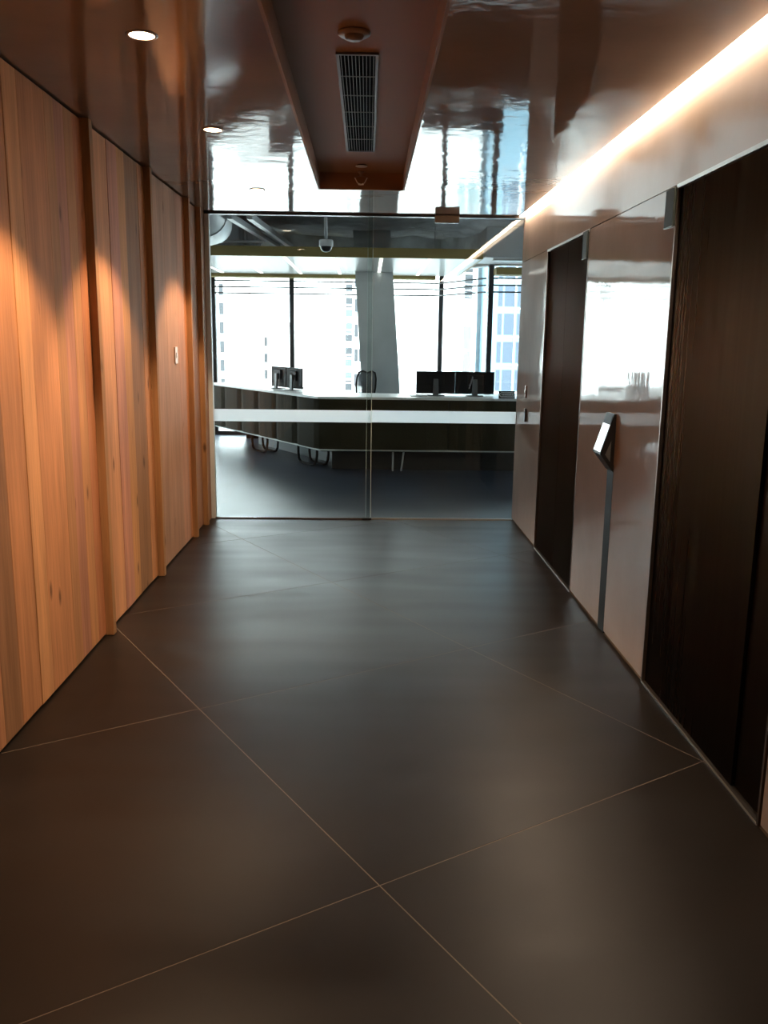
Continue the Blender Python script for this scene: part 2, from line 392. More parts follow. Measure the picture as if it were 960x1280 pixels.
under(win1, 'pane_edge', MB().box((-.0045, YG+.006, .012), (-.002, YG+.018, ZT)), M_EDGE)
under(win1, 'floor_channel', MB().box((.047, YG+.000, .0), (GX1, YG+.024, .010)), M_TRIM)
t1 = struct('trim_1', MB().box((XL, YG-.028, 0), (GX0+.004, YG+.03, H)), M_GREYMET, 'grey metal jamb of the sliding glass door')
t2 = struct('trim_2', MB().box((XL, YG-.034, H-.014), (XR, YG+.03, H+.01)), M_BLACK, 'thin dark head rail above the glass partition')
# bulkhead above the head rail, reception side
struct('wall_front', MB().box((-6.5, YG, H), (6.0, YG+.10, 3.3)).box((-6.5, YG, 0), (XL-.02, YG+.10, H)).box((XR+.02, YG, 0), (6.0, YG+.10, H)), pmat('bulkhead_grey', (.42, .43, .43), rough=.7), 'pale grey bulkhead above the glass partition')

# ================================================================ RECEPTION SHELL
WY = 14.2            # main window line
ZS = 3.12            # soffit
struct('wall_left', MB().box((-6.7, YG, 0), (-6.5, 14.6, 3.4)), M_PLASTER, 'white side wall of the reception')
struct('wall_right', MB().box((6.0, YG, 0), (6.2, 14.6, 3.4)), M_PLASTER, 'white far side wall of the reception')
sof = struct('ceiling', MB().box((-6.7, YG+.10, ZS+.06), (6.2, 14.6, ZS+.3)), M_SOFFIT, 'grey exposed soffit of the reception with services')
# sagging insulation sheet under the slab
bm = bmesh.new(); nx, ny = 110, 60; gv = []
for j in range(ny+1):
    for i in range(nx+1):
        x = -6.4+12.3*i/nx; y = YG+.12+(14.4-YG-.12)*j/ny
        z = ZS+.02 + .08*noise.noise(Vector((x*1.3, y*1.1, 3))) - .10*abs(noise.noise(Vector((x*2.6+y*.8, y*2.1, 9))))
        gv.append(bm.verts.new((x, y, min(z, ZS+.06))))
for j in range(ny):
    for i in range(nx):
        a = j*(nx+1)+i; bm.faces.new((gv[a], gv[a+1], gv[a+nx+2], gv[a+nx+1]))
q = MB(); q.bm.free(); q.bm = bm
q.build('insulation_sheet', M_SOFFIT, sof, smooth=True)

# ---- window wall: main run, angled bay, right run
def window(n, p0, p1, mulls, label, sillz=.06, zt=2.62):
    """p0,p1 plan points of the run; mulls = positions (0..1) of mullions"""
    p0, p1 = Vector((*p0, 0)), Vector((*p1, 0)); d = (p1-p0); Ln = d.length; d.normalize(); nrm = Vector((-d.y, d.x, 0))
    w = bpy.data.objects.new('window_%d' % n, None); COL.objects.link(w); w.location = p0; w.rotation_euler = (0, 0, math.atan2(d.y, d.x)); tag(w, label, kind='structure')
    def P(nm, a, b, mt): return MB().box(a, b).build(nm, mt, w)
    ts = sorted(mulls)
    for t in ts: P('mullion', (t-.035, -.05, sillz), (t+.035, .07, zt), M_MULL)
    ed = [0]+[t for t in ts if .1 < t < Ln-.1]+[Ln]
    for a, b in zip(ed, ed[1:]): P('pane', (a+.036, .0, sillz), (b-.036, .012, zt), M_WGLASS)
    for z in (2.435, 2.340, 2.245): MB().tube([(0, -.09, z), (Ln, -.09, z)], .012, 6).build('rail', M_MULL, w)
    P('sill', (0, -.06, 0), (Ln, .08, sillz), M_MULL)
    P('spandrel', (-.05, -.05, zt), (Ln+.05, .10, ZS+.1), M_SOFFIT)
    return w
window(2, (-6.5, WY), (1.165, WY), [6.5-5.0, 6.5-3.72, 6.5-2.455, 6.5-1.211, 6.5+.02, 7.665], 'floor to ceiling window behind the reception counter')
window(3, (1.165, WY), (1.775, 12.9), [], 'short angled window joining two window runs')
window(4, (1.775, 12.9), (6.0, 12.9), [0.0, 1.35, 2.7], 'window with dark mullion beside the angled bay')
# pelmets along the window heads
struct('trim_3', MB().box((-6.5, WY-.32, 2.480), (1.05, WY-.06, 2.56)), M_OLIVE, 'olive pelmet along the window head')
struct('trim_4', MB().box((1.80, 12.55, 2.47), (6.0, 12.84, 2.57)), M_OLIVE, 'olive pelmet along the side window head')
# sampling portals in the window openings (they emit nothing themselves)
for c, s, rz in (((-2.6, WY+.12, 1.5), 7.6, 0), ((3.9, 13.02, 1.5), 4.2, 0)):
    ld = bpy.data.lights.new('window_portal', 'AREA'); ld.shape = 'RECTANGLE'; ld.size = s; ld.size_y = 3.0; ld.cycles.is_portal = True
    lo = bpy.data.objects.new('window_portal', ld); COL.objects.link(lo); lo.location = c; lo.rotation_euler = (R(-90), 0, rz)

# ---- leaning concrete column
cl = MB().hexa([(.11-.14, 13.25, 0), (.555, 13.25, 0), (.555, 13.75, 0), (.11-.14, 13.75, 0)], [(.11-.14-.20, 13.25, ZS), (.555-.235, 13.25, ZS), (.555-.235, 13.75, ZS), (.11-.14-.20, 13.75, ZS)])
tag(cl.build('column', M_COLUMN), 'leaning grey concrete column in front of the window', kind='structure')

# ================================================================ CEILING RAFT AND SERVICES IN THE RECEPTION
raft = thing('ceiling_raft', (-1.5, 12.4, 2.53), 'suspended ceiling raft with olive fascia and glossy slatted underside', 'ceiling raft')
def rel(par, nm, mbx, mt, smooth=False): return under(par, nm, mbx, mt, smooth)
RXA, RXB, RYA, RYB = -5.2, 1.38, 10.95, 13.86
rel(raft, 'soffit_panel', MB().box((RXA, RYA+.02, 2.530), (RXB, RYB, 2.545)), M_RAFT)
rel(raft, 'fascia', MB().box((RXA, RYA, 2.528), (RXB+.02, RYA+.02, 2.645)).box((RXB, RYA+.02, 2.528), (RXB+.02, RYB, 2.645)).box((RXA, RYA, 2.528), (RXA+.02, RYB, 2.645)), M_OLIVE)
for x in (-3.43, -2.83, -2.23, -1.63, -1.03, -.43, .16, .755):
    rel(raft, 'raft_light', MB().box((x-.022, RYA+.1, 2.526), (x+.022, RYB-.08, 2.531)), M_LEDW)
for x in (-4.5, -2.0, .9):
    rel(raft, 'hanger', MB().tube([(x, 12.2, 2.545), (x, 12.2, ZS+.07)], .008, 6), M_DUCT)

rd = thing('round_duct', (-2.6, 10.6, 2.8), 'large round grey air duct under the exposed soffit', 'duct')
rel(rd, 'duct_body', MB().tube([(-1.66, 8.0, 2.78), (-1.66, 9.6, 2.78), (-1.72, 10.0, 2.78), (-1.90, 10.35, 2.78), (-2.2, 10.6, 2.78), (-2.66, 10.7, 2.78), (-6.0, 10.7, 2.78)], .22, 24), M_DUCT, True)
for y in (8.4, 9.2): rel(rd, 'collar', MB().tube([(-1.66, y, 2.78), (-1.66, y+.03, 2.78)], .232, 24), M_DUCT, True)
sqd = thing('rectangular_duct', (-1.72, 12.0, 2.75), 'grey rectangular duct beside the round duct', 'duct')
rel(sqd, 'duct_body', MB().box((-1.98, 11.3, 2.68), (-1.62, 13.6, 3.02)), M_SOFFIT)
rel(sqd, 'flange', MB().box((-2.0, 11.8, 2.66), (-1.60, 11.84, 3.04)), M_DUCT)
for x, lab in ((-1.38, 'slim square conduit under the soffit, next to the rectangular duct'), (-1.18, 'slim square conduit under the soffit, nearer the camera pole')):
    o = MB().hexa([(x-.03, 9.0, 2.70), (x+.03, 9.0, 2.70), (x+.03, 13.8, 2.90), (x-.03, 13.8, 2.90)], [(x-.03, 9.0, 2.76), (x+.03, 9.0, 2.76), (x+.03, 13.8, 2.96), (x-.03, 13.8, 2.96)]).build('conduit', M_DUCT)
    tag(o, lab, 'conduit', 'conduits under the soffit')
o = MB().tube([(-6, 11.04, 2.70), (-1.3, 11.04, 2.70)], .02, 10).build('sprinkler_pipe', M_DUCT, smooth=True); tag(o, 'thin grey pipe running across behind the raft fascia', 'pipe')
bxd = thing('ceiling_unit', (2.1, 12.1, 2.5), 'boxy grey air conditioning unit under the soffit near the side window', 'air conditioner')
rel(bxd, 'casing', MB().box((1.50, 11.5, 2.60), (3.6, 12.4, 2.98)).bevel(.01), M_DUCT)
rel(bxd, 'outlet', MB().box((1.62, 11.6, 2.575), (2.3, 11.72, 2.60)), M_TRIM)
# hanging white cable
o = MB().tube([(.55, 11.9, 3.03), (.62, 11.7, 2.98), (.75, 11.6, 2.93), (.95, 11.6, 2.92), (1.0, 11.6, 2.80)], .006, 6).build('hanging_cable', M_PALE); tag(o, 'loose pale cable hanging below the soffit', 'cable')

cam_t = thing('security_camera', (-.45, 9.6, 2.47), 'small dome security camera hanging from a pole', 'camera')
rel(cam_t, 'pole', MB().tube([(-.45, 9.6, 2.56), (-.47, 9.75, ZS+.07)], .018, 10), M_DUCT, True)
rel(cam_t, 'collar', MB().lathe([(0, .06), (.07, .06), (.075, .05), (.075, 0), (0, 0)], (-.45, 9.6, 2.52), 20), M_PALE, True)
rel(cam_t, 'dome', MB().lathe([(.065, 0), (.06, -.03), (.045, -.052), (.02, -.064), (0, -.067)], (-.45, 9.6, 2.52), 20), M_BLACK, True)
rel(cam_t, 'rim', MB().tube([(-.45+.068*math.cos(a), 9.6+.068*math.sin(a), 2.518) for a in [k*math.pi/12 for k in range(24)]], .006, 6, True), M_PALE, True)

# ================================================================ LOBBY CEILING FITTINGS
dl_mesh = MB().lathe([(.0, .0), (.043, .0), (.043, -.0015)], n=28).mesh('lens', M_LAMP)
ring_mesh = MB().lathe([(.043, .001), (.043, -.004), (.048, -.005), (.054, -.002), (.054, .001)], n=28).mesh('trim_ring', pmat('lamp_trim', (.30, .22, .17), rough=.4), True)
for x, y, lab in ((-.778, 3.222, 'recessed downlight with a warm glow, farthest from the glass door'), (-.772, 4.57, 'recessed downlight with a warm glow, middle one of the row along the timber wall'), (-.770, 6.30, 'recessed downlight with a warm glow, closest to the glass door')):
    t = thing('downlight', (x, y, H), lab, 'downlight', 'downlights along the timber wall')
    link('lens', dl_mesh, t, (0, 0, -.001)); link('trim_ring', ring_mesh, t)
    ld = bpy.data.lights.new('lamp', 'SPOT'); ld.energy = SPOT_POWER; ld.color = WARM; ld.spot_size = R(94); ld.spot_blend = .35; ld.shadow_soft_size = .03
    lo = bpy.data.objects.new('lamp', ld); COL.objects.link(lo); lo.parent = t; lo.location = (0, 0, -.02)

led = thing('light_line', (XR-LEDW/2, 3.4, H), 'bright continuous light line where the ceiling meets the glossy wall', 'light')
rel(led, 'diffuser', MB().box((XR-LEDW+.001, -.52, H+.002), (XR-.001, YG-.036, H+.012)), M_LED)
rel(led, 'housing', MB().box((XR-LEDW+.001, -.52, H+.012), (XR-.001, YG-.036, H+.03)).box((XR-LEDW+.001, YB+.005, H+.002), (XR-.001, -.521, H+.03)), M_TRIM)

# air grille in the trough
gr = thing('air_grille', (-.05, 4.63, RZ), 'long black slotted air grille in the ceiling trough', 'grille')
gx0, gx1, gy0, gy1 = -.125, .022, 3.735, 5.52
rel(gr, 'backing', MB().box((gx0, gy0, RZ-.003), (gx1, gy1, RZ)), M_DARK)
rel(gr, 'frame', MB().box((gx0-.012, gy0-.012, RZ-.010), (gx0, gy1+.012, RZ)).box((gx1, gy0-.012, RZ-.010), (gx1+.012, gy1+.012, RZ)).box((gx0, gy0-.012, RZ-.010), (gx1, gy0, RZ)).box((gx0, gy1, RZ-.010), (gx1, gy1+.012, RZ)), pmat('grille_frame', (.16, .11, .08), rough=.5))
sl = MB().box((-.0011, gy0, RZ-.011), (.0011, gy1, RZ-.003)).mesh('slat', pmat('grille_slat', (.13, .10, .08), rough=.5))
for k in range(10):
    o = link('slat', sl, gr); o.location = (gx0+(k+.5)*(gx1-gx0)/10 - gr.location.x, -gr.location.y, -gr.location.z)
cb = MB().box((gx0, -.0015, RZ-.006), (gx1, .0015, RZ-.003)).mesh('cross_bar', MATS['grille_slat'])
for k in range(1, 6):
    o = link('cross_bar', cb, gr); o.location = (-gr.location.x, gy0+k*(gy1-gy0)/6-gr.location.y, -gr.location.z)

M_DET = pmat('detector_shell', (.30, .22, .17), rough=.5)
t = thing('smoke_detector', (-.06, 3.50, RZ), 'round flush smoke detector in the ceiling trough before the air grille', 'detector')
rel(t, 'base_ring', MB().lathe([(0, 0), (.062, 0), (.062, -.006), (.054, -.012), (0, -.012)], (-.06, 3.50, RZ), 28), M_DET, True)
rel(t, 'sensor_cap', MB().lathe([(.036, -.012), (.034, -.022), (.024, -.027), (0, -.028)], (-.06, 3.50, RZ), 28), M_DET, True)
t = thing('sprinkler_cover', (-.05, 5.98, RZ), 'small round concealed sprinkler cover near the trough end', 'sprinkler')
rel(t, 'cover_plate', MB().lathe([(0, -.010), (.038, -.010), (.040, -.007), (0, -.007)], (-.05, 5.98, RZ), 24), M_PALE, True)
rel(t, 'cup', MB().lathe([(.030, 0), (.030, -.007)], (-.05, 5.98, RZ), 24), M_DARK, True)
t = thing('pendent_sprinkler', (-.055, 6.20, RZ), 'pendent sprinkler head at the end of the trough', 'sprinkler')
rel(t, 'escutcheon', MB().lathe([(0, 0), (.022, 0), (.020, -.008), (.010, -.014), (.010, -.03), (0, -.03)], (-.055, 6.20, RZ), 20), M_DET, True)
rel(t, 'yoke_arm', MB().tube([(-.055-.042, 6.20, RZ-.040), (-.055-.024, 6.20, RZ-.074), (-.055, 6.20, RZ-.082), (-.055+.024, 6.20, RZ-.074), (-.055+.042, 6.20, RZ-.040)], .0035, 6), M_PALE)
rel(t, 'yoke_bar', MB().tube([(-.055-.042, 6.20, RZ-.040), (-.055, 6.20, RZ-.026), (-.055+.042, 6.20, RZ-.040)], .003, 6), M_DET)
rel(t, 'deflector', MB().lathe([(0, -.080), (.020, -.082), (.020, -.086), (0, -.086)], (-.055, 6.20, RZ), 16), M_PALE)

t = thing('door_sensor', (.64, YG-.06, H-.06), 'flat brown box sensor above the glass partition', 'sensor')
rel(t, 'casing', MB().box((.54, YG-.085, H-.058), (.74, YG-.034, H-.004)).bevel(.004), pmat('sensor_brown', (.28, .23, .18), rough=.5))
rel(t, 'lens_strip', MB().box((.545, YG-.084, H-.064), (.735, YG-.04, H-.058)), M_BLACK)

# ================================================================ RIGHT WALL FITTINGS
for y, lab in ((3.785, 'slim grey hall lantern at the top corner of the farther lift door from the glass'), (5.248, 'slim grey hall lantern at the top corner of the lift door beside the glass')):
    t = thing('lift_lantern', (XR, y, 2.03), lab, 'lantern', 'hall lanterns')
    MB().box((-.012, 0, 0), (0, .105, DT-2.03-.004)).bevel(.002).build('lens', M_LANTERN, t)
    MB().box((-.014, -.002, -.004), (0, .107, 0)).build('lower_trim', pmat('lantern_trim', (.16, .17, .17), rough=.3, metal=.5), t)

# lift call terminal: wedge with sloping screen
t = thing('call_terminal', (XR, 4.525, .88), 'black wedge shaped lift call terminal with a sloping screen', 'terminal')
ky0, ky1 = 4.452, 4.598
prof = [(XR-.0005, .880), (XR-.064, .962), (XR-.072, .972), (XR-.008, 1.182), (XR-.0005, 1.182)]     # xz outline
rel(t, 'housing', MB().prism(prof, 1, ky0, ky1), M_BLACK)
dv = Vector((.064, 0, .210)).normalized(); nv = Vector((-dv.z, 0, dv.x))
def slab(y0, y1, s0, s1, th, ofs=0.0):
    b0 = Vector((XR-.072, 0, .972))
    def pt(y, s, n): v = b0+dv*s+nv*n; return (v.x, y, v.z)
    return MB().hexa([pt(y0, s0, ofs), pt(y1, s0, ofs), pt(y1, s1, ofs), pt(y0, s1, ofs)], [pt(y0, s0, ofs+th), pt(y1, s0, ofs+th), pt(y1, s1, ofs+th), pt(y0, s1, ofs+th)])
rel(t, 'bezel', slab(ky0, ky1, 0, .2195, .004), pmat('bezel_black', (.012, .012, .013), rough=.5, spec=.15))
rel(t, 'screen', slab(ky0+.010, ky1-.010, .012, .160, .0015, .004), pmat('screen_glass', (.02, .02, .022), rough=.03, emit=(.9, .95, 1.0), estr=.9))
rel(t, 'card_reader', slab(ky0+.010, ky1-.010, .165, .212, .0015, .004), pmat('reader_glass', (.01, .01, .012), rough=.5, spec=.1))
rel(t, 'vent_plate', MB().prism([(XR-.020, .935), (XR-.048, .972), (XR-.020, 1.045)], 1, ky0-.0015, ky0), pmat('vent_grey', (.16, .16, .15), rough=.4))

t = thing('card_reader', (XR, 7.0, .91), 'slim black card reader on the wall beside the glass partition', 'card reader')
cas = MB().box((-.016, -.022, 0), (0, .022, .108)).bevel(.004).build('casing', M_BLACK, t)
MB().box((-.0175, -.008, .085), (-.016, .008, .092)).build('indicator', M_PALE, cas)
t = thing('exit_button', (XR, 7.04, 1.10), 'small bronze door release plate above the black card reader', 'button')
MB().box((-.010, -.018, 0), (0, .018, .10)).bevel(.003).build('plate', pmat('bronze_plate', (.16, .075, .05), rough=.35, metal=.3), t)
MB().lathe([(0, 0), (.010, 0), (.010, .004), (0, .004)], n=16).build('push_button', M_TRIM, t, loc=(-.010, 0, .05)).rotation_euler = (0, R(-90), 0)

t = thing('light_switch', (XL, 6.24, 1.36), 'small pale switch plate on the timber wall', 'switch')
cas = MB().box((-.004, -.036, 0), (.010, .036, .118)).bevel(.003).build('plate', M_SWITCH, t)
MB().box((.010, -.012, .04), (.015, .012, .078)).build('rocker', pmat('rocker', (.7, .62, .55), rough=.3), cas)

# ================================================================ RECEPTION COUNTER
K = Vector((-.56, 10.20)); E = Vector((-.56, 10.20))+Vector((-1.71, 2.80)).normalized()*3.42; RT = Vector((3.4, 10.20))
wd_ = (E-K).normalized(); wn = Vector((wd_.y, -wd_.x))     # wn points to the staff side (+x)
if wn.x < 0: wn = -wn
ctr = thing('reception_counter', (0, 10.6, 0), 'long bent reception counter with brown padded front and white top', 'counter')
Z0, Z1 = .272, .862
# padded front panels
def pad(a, b, nrm, name='padded_panel'):
    a, b = Vector(a), Vector(b); d = (b-a).normalized(); a2, b2 = a+d*.004, b-d*.004; L = (b2-a2).length
    mbx = MB(); n = 6; lo = []; 
    pts = []
    for k in range(n+1):
        s = k/n; bul = .022*(1-(2*s-1)**6)
        pts.append(a2+d*L*s - nrm*bul)
    ring = [(p.x, p.y) for p in pts]+[((b2+nrm*.05).x, (b2+nrm*.05).y), ((a2+nrm*.05).x, (a2+nrm*.05).y)]
    return rel(ctr, name, mbx.prism(ring, 2, Z0, Z1), M_LEATHER)
ss = [0, .580, 1.171, 1.716, 2.279, 2.875, (E-K).length]
for a, b in zip(ss, ss[1:]): pad(K+wd_*a, K+wd_*b, wn)
up_ = Vector((0, 1))
for a, b in ((-.56, .96), (.96, 2.2), (2.2, 3.4)): pad((a, 10.2), (b, 10.2), up_)
# core board behind the padding
def strip(nm, f, bk, z0, z1, mt, s1=None, x1=3.4):
    p = K+wn*bk; MIb = p+wd_*((K.y+bk-p.y)/wd_.y); p2 = K+wn*f; MF = p2+wd_*((K.y+f-p2.y)/wd_.y); Q = K+wd_*(s1 or (E-K).length)
    for poly in ([MF, MIb, Q+wn*bk, Q+wn*f], [MF, Vector((x1, K.y+f)), Vector((x1, K.y+bk)), MIb]):
        rel(ctr, nm, MB().prism([(v.x, v.y) for v in poly], 2, z0, z1), mt)
strip('core_board', .051, .075, Z0, Z1, M_MULL)
strip('modesty_panel', .52, .54, .0, Z0-.03, M_TEAL, 2.87, 3.3)
# top, edge strips
DP = .78
mit = Vector((K.x+.40, K.y+DP))
inner = Vector((K.x, K.y)) ;
# inner mitre corner: offset both edges by DP and intersect
p = K+wn*DP; t_ = (K.y+DP-p.y)/wd_.y; MI = p+wd_*t_
ov = .03
KO = K-Vector((0, ov)); 
def topslab(nm, z0, z1, f, bk, mt):
    p = K+wn*bk; MIb = p+wd_*((K.y+bk-p.y)/wd_.y); p2 = K-wn*f; MF = p2+wd_*((K.y-f-p2.y)/wd_.y)
    for poly in ([MF, MIb, E+wn*bk, E-wn*f], [MF, Vector((RT.x, K.y-f)), Vector((RT.x, K.y+bk)), MIb]):
        rel(ctr, nm, MB().prism([(v.x, v.y) for v in poly], 2, z0, z1), mt)
topslab('worktop', Z1, .888, .028, DP, M_WHITE)
topslab('edge_strip', Z0-.016, Z0, .012, .052, pmat('pale_edge', (.60, .64, .60), rough=.4))
topslab('base_board', Z0-.03, Z0-.016, -.03, DP-.03, M_TEAL)
# rear modesty wall and dark storage under the straight run
rel(ctr, 'storage_box', MB().box((-.42, 10.45, 0), (3.3, 10.715, Z0-.03)), pmat('dark_plinth', (.022, .021, .019), rough=.5))
# bent tube feet
def foot(c, d, nrm):
    c = Vector(c)
    grp = []
    for off in (0, .16):
        b = c+nrm*off
        def at(s, z): v = b+d*s; return (v.x, v.y, z)
        ptsf = [at(-.24, Z0-.03), at(-.24, .13), at(-.225, .055), at(-.18, .018), at(-.12, .011), at(.14, .011), at(.20, .025), at(.245, .075), at(.262, .15), at(.262, Z0-.03)]
        rel(ctr, 'tube_foot', MB().tube(ptsf, .016, 8), pmat('foot_black', (.008, .008, .008), rough=.7, spec=.08), True)
foot(K+wd_*.62+wn*.16, -wd_, wn); foot(K+wd_*2.05+wn*.16, -wd_, wn); foot((2.3, 10.34), Vector((1, 0)), up_)
for x0, x1 in ((.315, .315), (.445, .415)):
    rel(ctr, 'leg', MB().tube([(x0, 10.32, Z0-.03), (x1, 10.32, 0)], .011, 8), M_GREYMET, True)

# ---- monitors
def monitor(loc, rz, w, h, label, group):
    t = thing('monitor', loc, label, 'monitor', group, rz)      # back faces -y of its own frame
    pn = MB().box((-w/2, .0, .022), (w/2, .022, .022+h)).bevel(.004).build('panel', M_MON, t)
    MB().box((-w/2+.006, .0225, .030), (w/2-.006, .0235, .022+h-.006)).build('screen', pmat('screen_off', (.01, .01, .012), rough=.15), pn)
    MB().box((-w*.22, -.022, .022+h*.40), (w*.22, .0, .022+h*.86)).bevel(.008).build('rear_housing', M_MON, pn)
    MB().hexa([(-.035, -.05, .0), (.035, -.05, .0), (.035, -.028, .0), (-.035, -.028, .0)], [(-.028, -.044, .20), (.028, -.044, .20), (.028, -.022, .20), (-.028, -.022, .20)]).build('stand', M_MONG, t)
    MB().box((-.10, -.10, 0), (.10, .07, .009)).bevel(.003).build('stand_base', M_MONG, t)
    return t
ZC = .888
monitor((.835, 10.66, ZC), R(1), .476, .270, 'black widescreen monitor on the counter, near the leaning column', 'pair of wide monitors')
monitor((1.312, 10.655, ZC), R(-1), .476, .270, 'black widescreen monitor on the counter, beside the small black sign', 'pair of wide monitors')
ang = math.atan2(-wd_.y, -wd_.x)
pm1 = K+wd_*1.71+wn*.30; pm2 = K+wd_*1.25+wn*.30
for pm, lab in ((pm1, 'dark monitor on the angled counter wing, farther back of the pair'), (pm2, 'dark monitor on the angled counter wing, nearer the counter bend')):
    monitor((pm.x, pm.y, ZC), ang, .445, .268, lab, 'pair of monitors on the wing')

# ---- counter sign
t = thing('counter_sign', (1.645, 10.24, ZC), 'small black sign block with pale outlined lettering on the counter', 'sign')
MB().box((-.095, 0, 0), (.095, .03, .088)).bevel(.003).build('block', M_BLACK, t)
mbx = MB().box((-.070, -.002, .064), (.088, 0, .072)).box((-.070, -.002, .016), (.088, 0, .024)).box((.080, -.002, .024), (.088, 0, .064))
mbx.prism([(-.070, .072), (-.090, .052), (-.090, .036), (-.070, .016), (-.070, .024), (-.081, .039), (-.081, .049), (-.070, .064)], 1, -.002, 0)
mbx.build('outline_mark', M_PALE, t)
for k in range(7):
    MB().box((-.064+k*.020, -.002, .034), (-.050+k*.020, 0, .054)).build('letter_mark', pmat('grey_print', (.60, .61, .61), rough=.5), t)

# ---- loose things on the counter: keyboards as thin pale slabs behind the wide monitors' feet
for x, lab in ((.62, 'stack of white paper on the counter beside the wide monitors'),):
    o = MB().box((x-.10, 10.40, ZC), (x+.10, 10.62, ZC+.012)).build('paper_stack', M_WHITE); tag(o, lab, 'paper')

# ---- task chair behind the counter
ch = thing('task_chair', (-.21, 12.55, 0), 'black mesh task chair behind the reception counter', 'chair', rz=R(-48))
for k in range(5):
    a = R(90+72*k)
    MB().hexa([(math.cos(a)*.02-math.sin(a)*.02, math.sin(a)*.02+math.cos(a)*.02, .07), (math.cos(a)*.02+math.sin(a)*.02, math.sin(a)*.02-math.cos(a)*.02, .07), (math.cos(a)*.30+math.sin(a)*.014, math.sin(a)*.30-math.cos(a)*.014, .06), (math.cos(a)*.30-math.sin(a)*.014, math.sin(a)*.30+math.cos(a)*.014, .06)],
              [(math.cos(a)*.02-math.sin(a)*.02, math.sin(a)*.02+math.cos(a)*.02, .11), (math.cos(a)*.02+math.sin(a)*.02, math.sin(a)*.02-math.cos(a)*.02, .11), (math.cos(a)*.30+math.sin(a)*.014, math.sin(a)*.30-math.cos(a)*.014, .08), (math.cos(a)*.30-math.sin(a)*.014, math.sin(a)*.30+math.cos(a)*.014, .08)]).build('base_arm', MATS['foot_black'], ch)
    MB().tube([(math.cos(a)*.30-math.sin(a)*.022, math.sin(a)*.30+math.cos(a)*.022, .03), (math.cos(a)*.30+math.sin(a)*.022, math.sin(a)*.30-math.cos(a)*.022, .03)], .03, 12).build('caster', MATS['foot_black'], ch)
MB().tube([(0, 0, .09), (0, 0, .44)], .028, 12).build('gas_stem', M_MONG, ch)
MB().box((-.24, -.23, .44), (.24, .24, .50)).bevel(.03, 2).build('seat', MATS['foot_black'], ch)
# waisted mesh back: outline frame and a thin mesh sheet
out = [(-.14, .62), (-.19, .74), (-.21, .88), (-.205, 1.0), (-.17, 1.08), (-.10, 1.10), (0, 1.075), (.10, 1.10), (.17, 1.08), (.205, 1.0), (.21, .88), (.19, .74), (.14, .62), (0, .585)]
def yb(x, z): return .235+.10*(z-.6)-.25*x*x
MB().tube([(x, yb(x, z), z) for x, z in out], .014, 8, True).build('back_frame', MATS['foot_black'], ch, True)
mesh_m = pmat('mesh_fabric', (.05, .06, .062), rough=.8)
mesh_m.node_tree.nodes['Principled BSDF'].inputs['Alpha'].default_value = .8      # open weave
q = MB(); cv = q.bm.verts.new((0, yb(0, .85), .85)); rv = [q.bm.verts.new((x, yb(x, z), z)) for x, z in out]
for k in range(len(rv)): q.bm.faces.new((cv, rv[k], rv[(k+1) % len(rv)]))
bmesh.ops.solidify(q.bm, geom=q.bm.faces[:], thickness=.004)
q.build('mesh_back', mesh_m, ch)
MB().tube([(0, .10, .46), (0, .26, .50), (0, yb(0, .66)+.03, .68), (0, yb(0, .9)+.03, .86), (.10, yb(.1, .9)+.012, .92)], .016, 8).build('spine', MATS['foot_black'], ch, True)
MB().tube([(0, yb(0, .86)+.03, .86), (-.12, yb(-.12, .92)+.012, .93)], .013, 8).build('spine_branch', MATS['foot_black'], ch, True)
for s in (-1, 1):
    MB().tube([(s*.20, .02, .45), (s*.28, .02, .47), (s*.29, .02, .64)], .014, 8).build('arm_post', MATS['foot_black'], ch, True)
    MB().box((s*.29-.04, -.12, .64), (s*.29+.04, .12, .665)).bevel(.008).build('arm_pad', MATS['foot_black'], ch)

# ---- low credenza behind the wing
t = thing('credenza', (-1.62, 13.85, 0), 'low dark credenza standing under the window behind the counter wing', 'cabinet')
MB().box((-.30, -.22, .06), (.42, .22, .84)).build('body', pmat('walnut', (.07, .05, .04), rough=.5), t)
MB().box((-.32, -.24, .84), (.44, .24, .865)).build('top', pmat('walnut_top', (.12, .09, .075), rough=.4), t)
for s in (-.30, .06):
    MB().box((s+.01, -.232, .09), (s+.35, -.22, .82)).build('cabinet_door', MATS['walnut'], t)
MB().box((-.28, -.18, 0), (.40, .18, .06)).build('plinth', M_DARK, t)

# ================================================================ THE CITY OUTSIDE
GZ = -32.0
struct('ground', MB().box((-160, 20, GZ-.5), (160, 320, GZ)), pmat('street', (.35, .36, .36), rough=.9), 'street level far below the windows')
B_WHITE = pmat('white_facade', (.82, .83, .82), rough=.8)
B_PALE = pmat('pale_blue_facade', (.15, .26, .33), rough=.6)
B_GREY = pmat('window_grey', (.036, .040, .047), rough=.5)
B_TEAL = pmat('teal_glazing', (.09, .20, .17), rough=.5)
B_BLUE = pmat('blue_glazing', (.035, .055, .085), rough=.5)
B_LIGHT = pmat('light_teal', (.10, .19, .20), rough=.5)
def building(loc, w, dpt, top, label, facade):
    t = thing('office_tower', loc, label, 'building')
    MB().box((-w/2, 0, 0), (w/2, dpt, top-loc[2])).build('tower_body', facade, t)
    MB().box((-w/2-.2, -.15, top-loc[2]), (w/2+.2, dpt+.2, top-loc[2]+.8)).build('parapet', facade, t)
    return t
PX = 100/1082.7
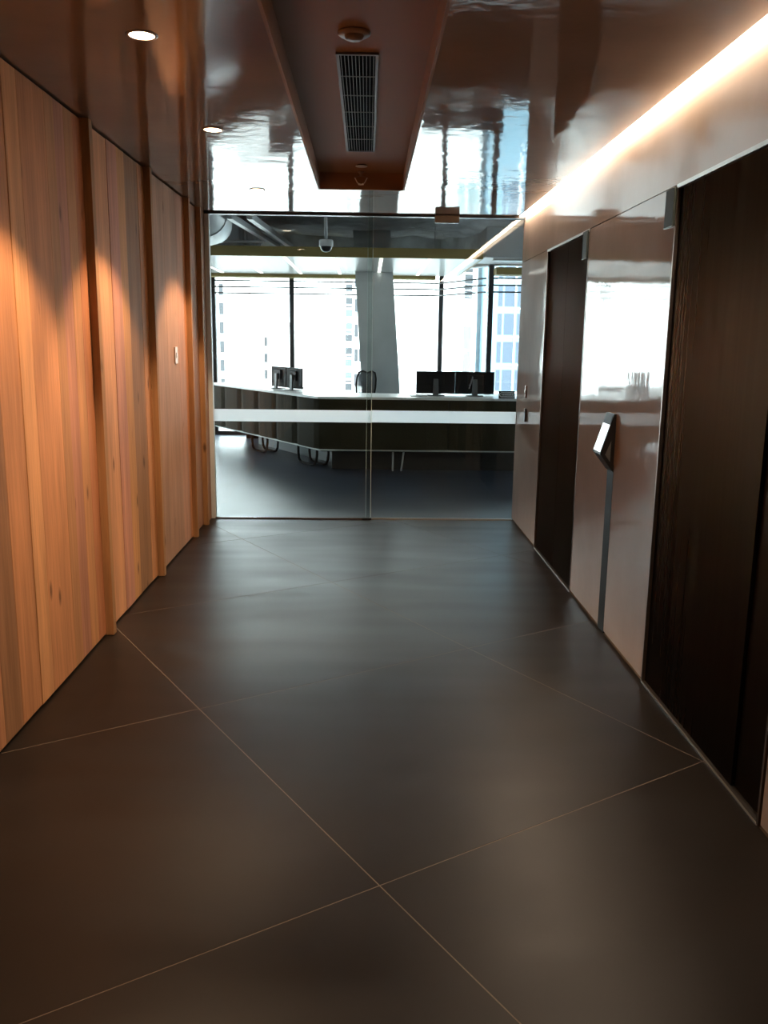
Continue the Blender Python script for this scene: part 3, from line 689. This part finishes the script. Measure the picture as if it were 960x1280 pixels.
# white and teal tower behind the column
b = building((1.6, 100, GZ), 8.4, 14, 32, 'white tower with grey and teal windows seen beside the leaning column', B_WHITE)
def win(b, x0, x1, z0, z1, mt, cache={}):
    k = (round(x1-x0, 3), round(z1-z0, 3), mt.name)
    if k not in cache: cache[k] = MB().box((0, -.06, 0), (k[0], .05, k[1])).mesh('window', mt)
    return link('window', cache[k], b, (x0-b.location.x, 0, z0-b.location.z))
for r in range(-3, 9):
    z = -4.1+r*2.75
    for x0, x1, m2 in ((-2.5, -1.75, 0), (-1.5, -.62, 1), (.2, 1.0, 0), (1.3, 2.2, 1)):
        if m2 == 0:
            win(b, x0, x1, z, z+.75, B_TEAL if r % 2 else B_GREY); win(b, x0, x1, z+1.35, z+2.05, B_GREY if r % 2 else B_TEAL)
            win(b, x0, x1, z+.95, z+1.12, B_GREY)
        else:
            win(b, x0, (x0+x1)/2-.05, z+.5, z+1.9, B_GREY); win(b, (x0+x1)/2+.05, x1, z+.5, z+1.9, B_GREY)
# distant white block at the left
b = building((-19.4, 105, GZ), 8.0, 12, 28, 'white tower with a single strip of dark windows behind the left mullion', B_WHITE)
for r in range(-4, 9):
    z = -4.5+r*2.2; win(b, -17.5, -17.0, z, z+1.35, B_GREY)
b = building((-12.6, 120, GZ), 3.6, 8, 3.0, 'low white tower with a faint window strip between the mullions', B_WHITE)
for r in range(-3, 3):
    z = -3.8+r*2.2; win(b, -14.0, -13.6, z, z+1.2, B_GREY)
# slim tower right of the column with green grey strip
b = building((8.0, 125, GZ), 7.2, 12, 34, 'white tower with a slim green grey window strip beside the bay mullion', B_WHITE)
for r in range(-3, 10):
    z = -4.8+r*2.6; win(b, 9.2, 9.9, z, z+1.9, B_LIGHT if r % 3 else B_GREY)
    if r in (1, 3): win(b, 4.6, 5.2, z+.4, z+1.3, B_LIGHT)
# tower seen through the bay: grey strip and pale teal base
b = building((8.6, 85, GZ), 3.4, 10, 30, 'white tower with one grey vertical strip and a pale teal base', B_WHITE)
for r in range(-3, 9):
    z = -4.0+r*2.4; win(b, 9.2, 9.95, z, z+2.2, B_GREY if r % 3 else B_LIGHT)
    if r < 2:
        win(b, 8.2, 9.05, z, z+2.1, B_LIGHT); win(b, 10.0, 10.28, z, z+2.1, B_LIGHT)
# blue glass tower
b = building((15.7, 75, GZ), 9.6, 14, 32, 'pale blue glass tower with white mullions beyond the bay window', B_PALE)
for r in range(-2, 7):
    z = -4.9+r*2.35
    for x0, x1, mt in ((11.0, 11.35, B_BLUE), (11.55, 12.35, B_BLUE), (12.65, 12.95, B_BLUE), (13.35, 13.75, B_BLUE), (14.2, 15.1, B_BLUE), (15.5, 16.4, B_BLUE), (16.8, 17.8, B_BLUE), (18.2, 19.2, B_BLUE)):
        win(b, x0, x1, z, z+1.75, mt)
for x in (12.45, 13.95, 15.3, 16.6, 18.0):
    MB().box((x-.05-b.location.x, -.14, 20), (x+.05-b.location.x, 0, 60)).build('mullion', B_WHITE, b)
for r in range(-2, 7):
    MB().box((-4.8, -.12, -5.15+r*2.35-GZ), (4.8, 0, -5.03+r*2.35-GZ)).build('floor_band', B_WHITE, b)
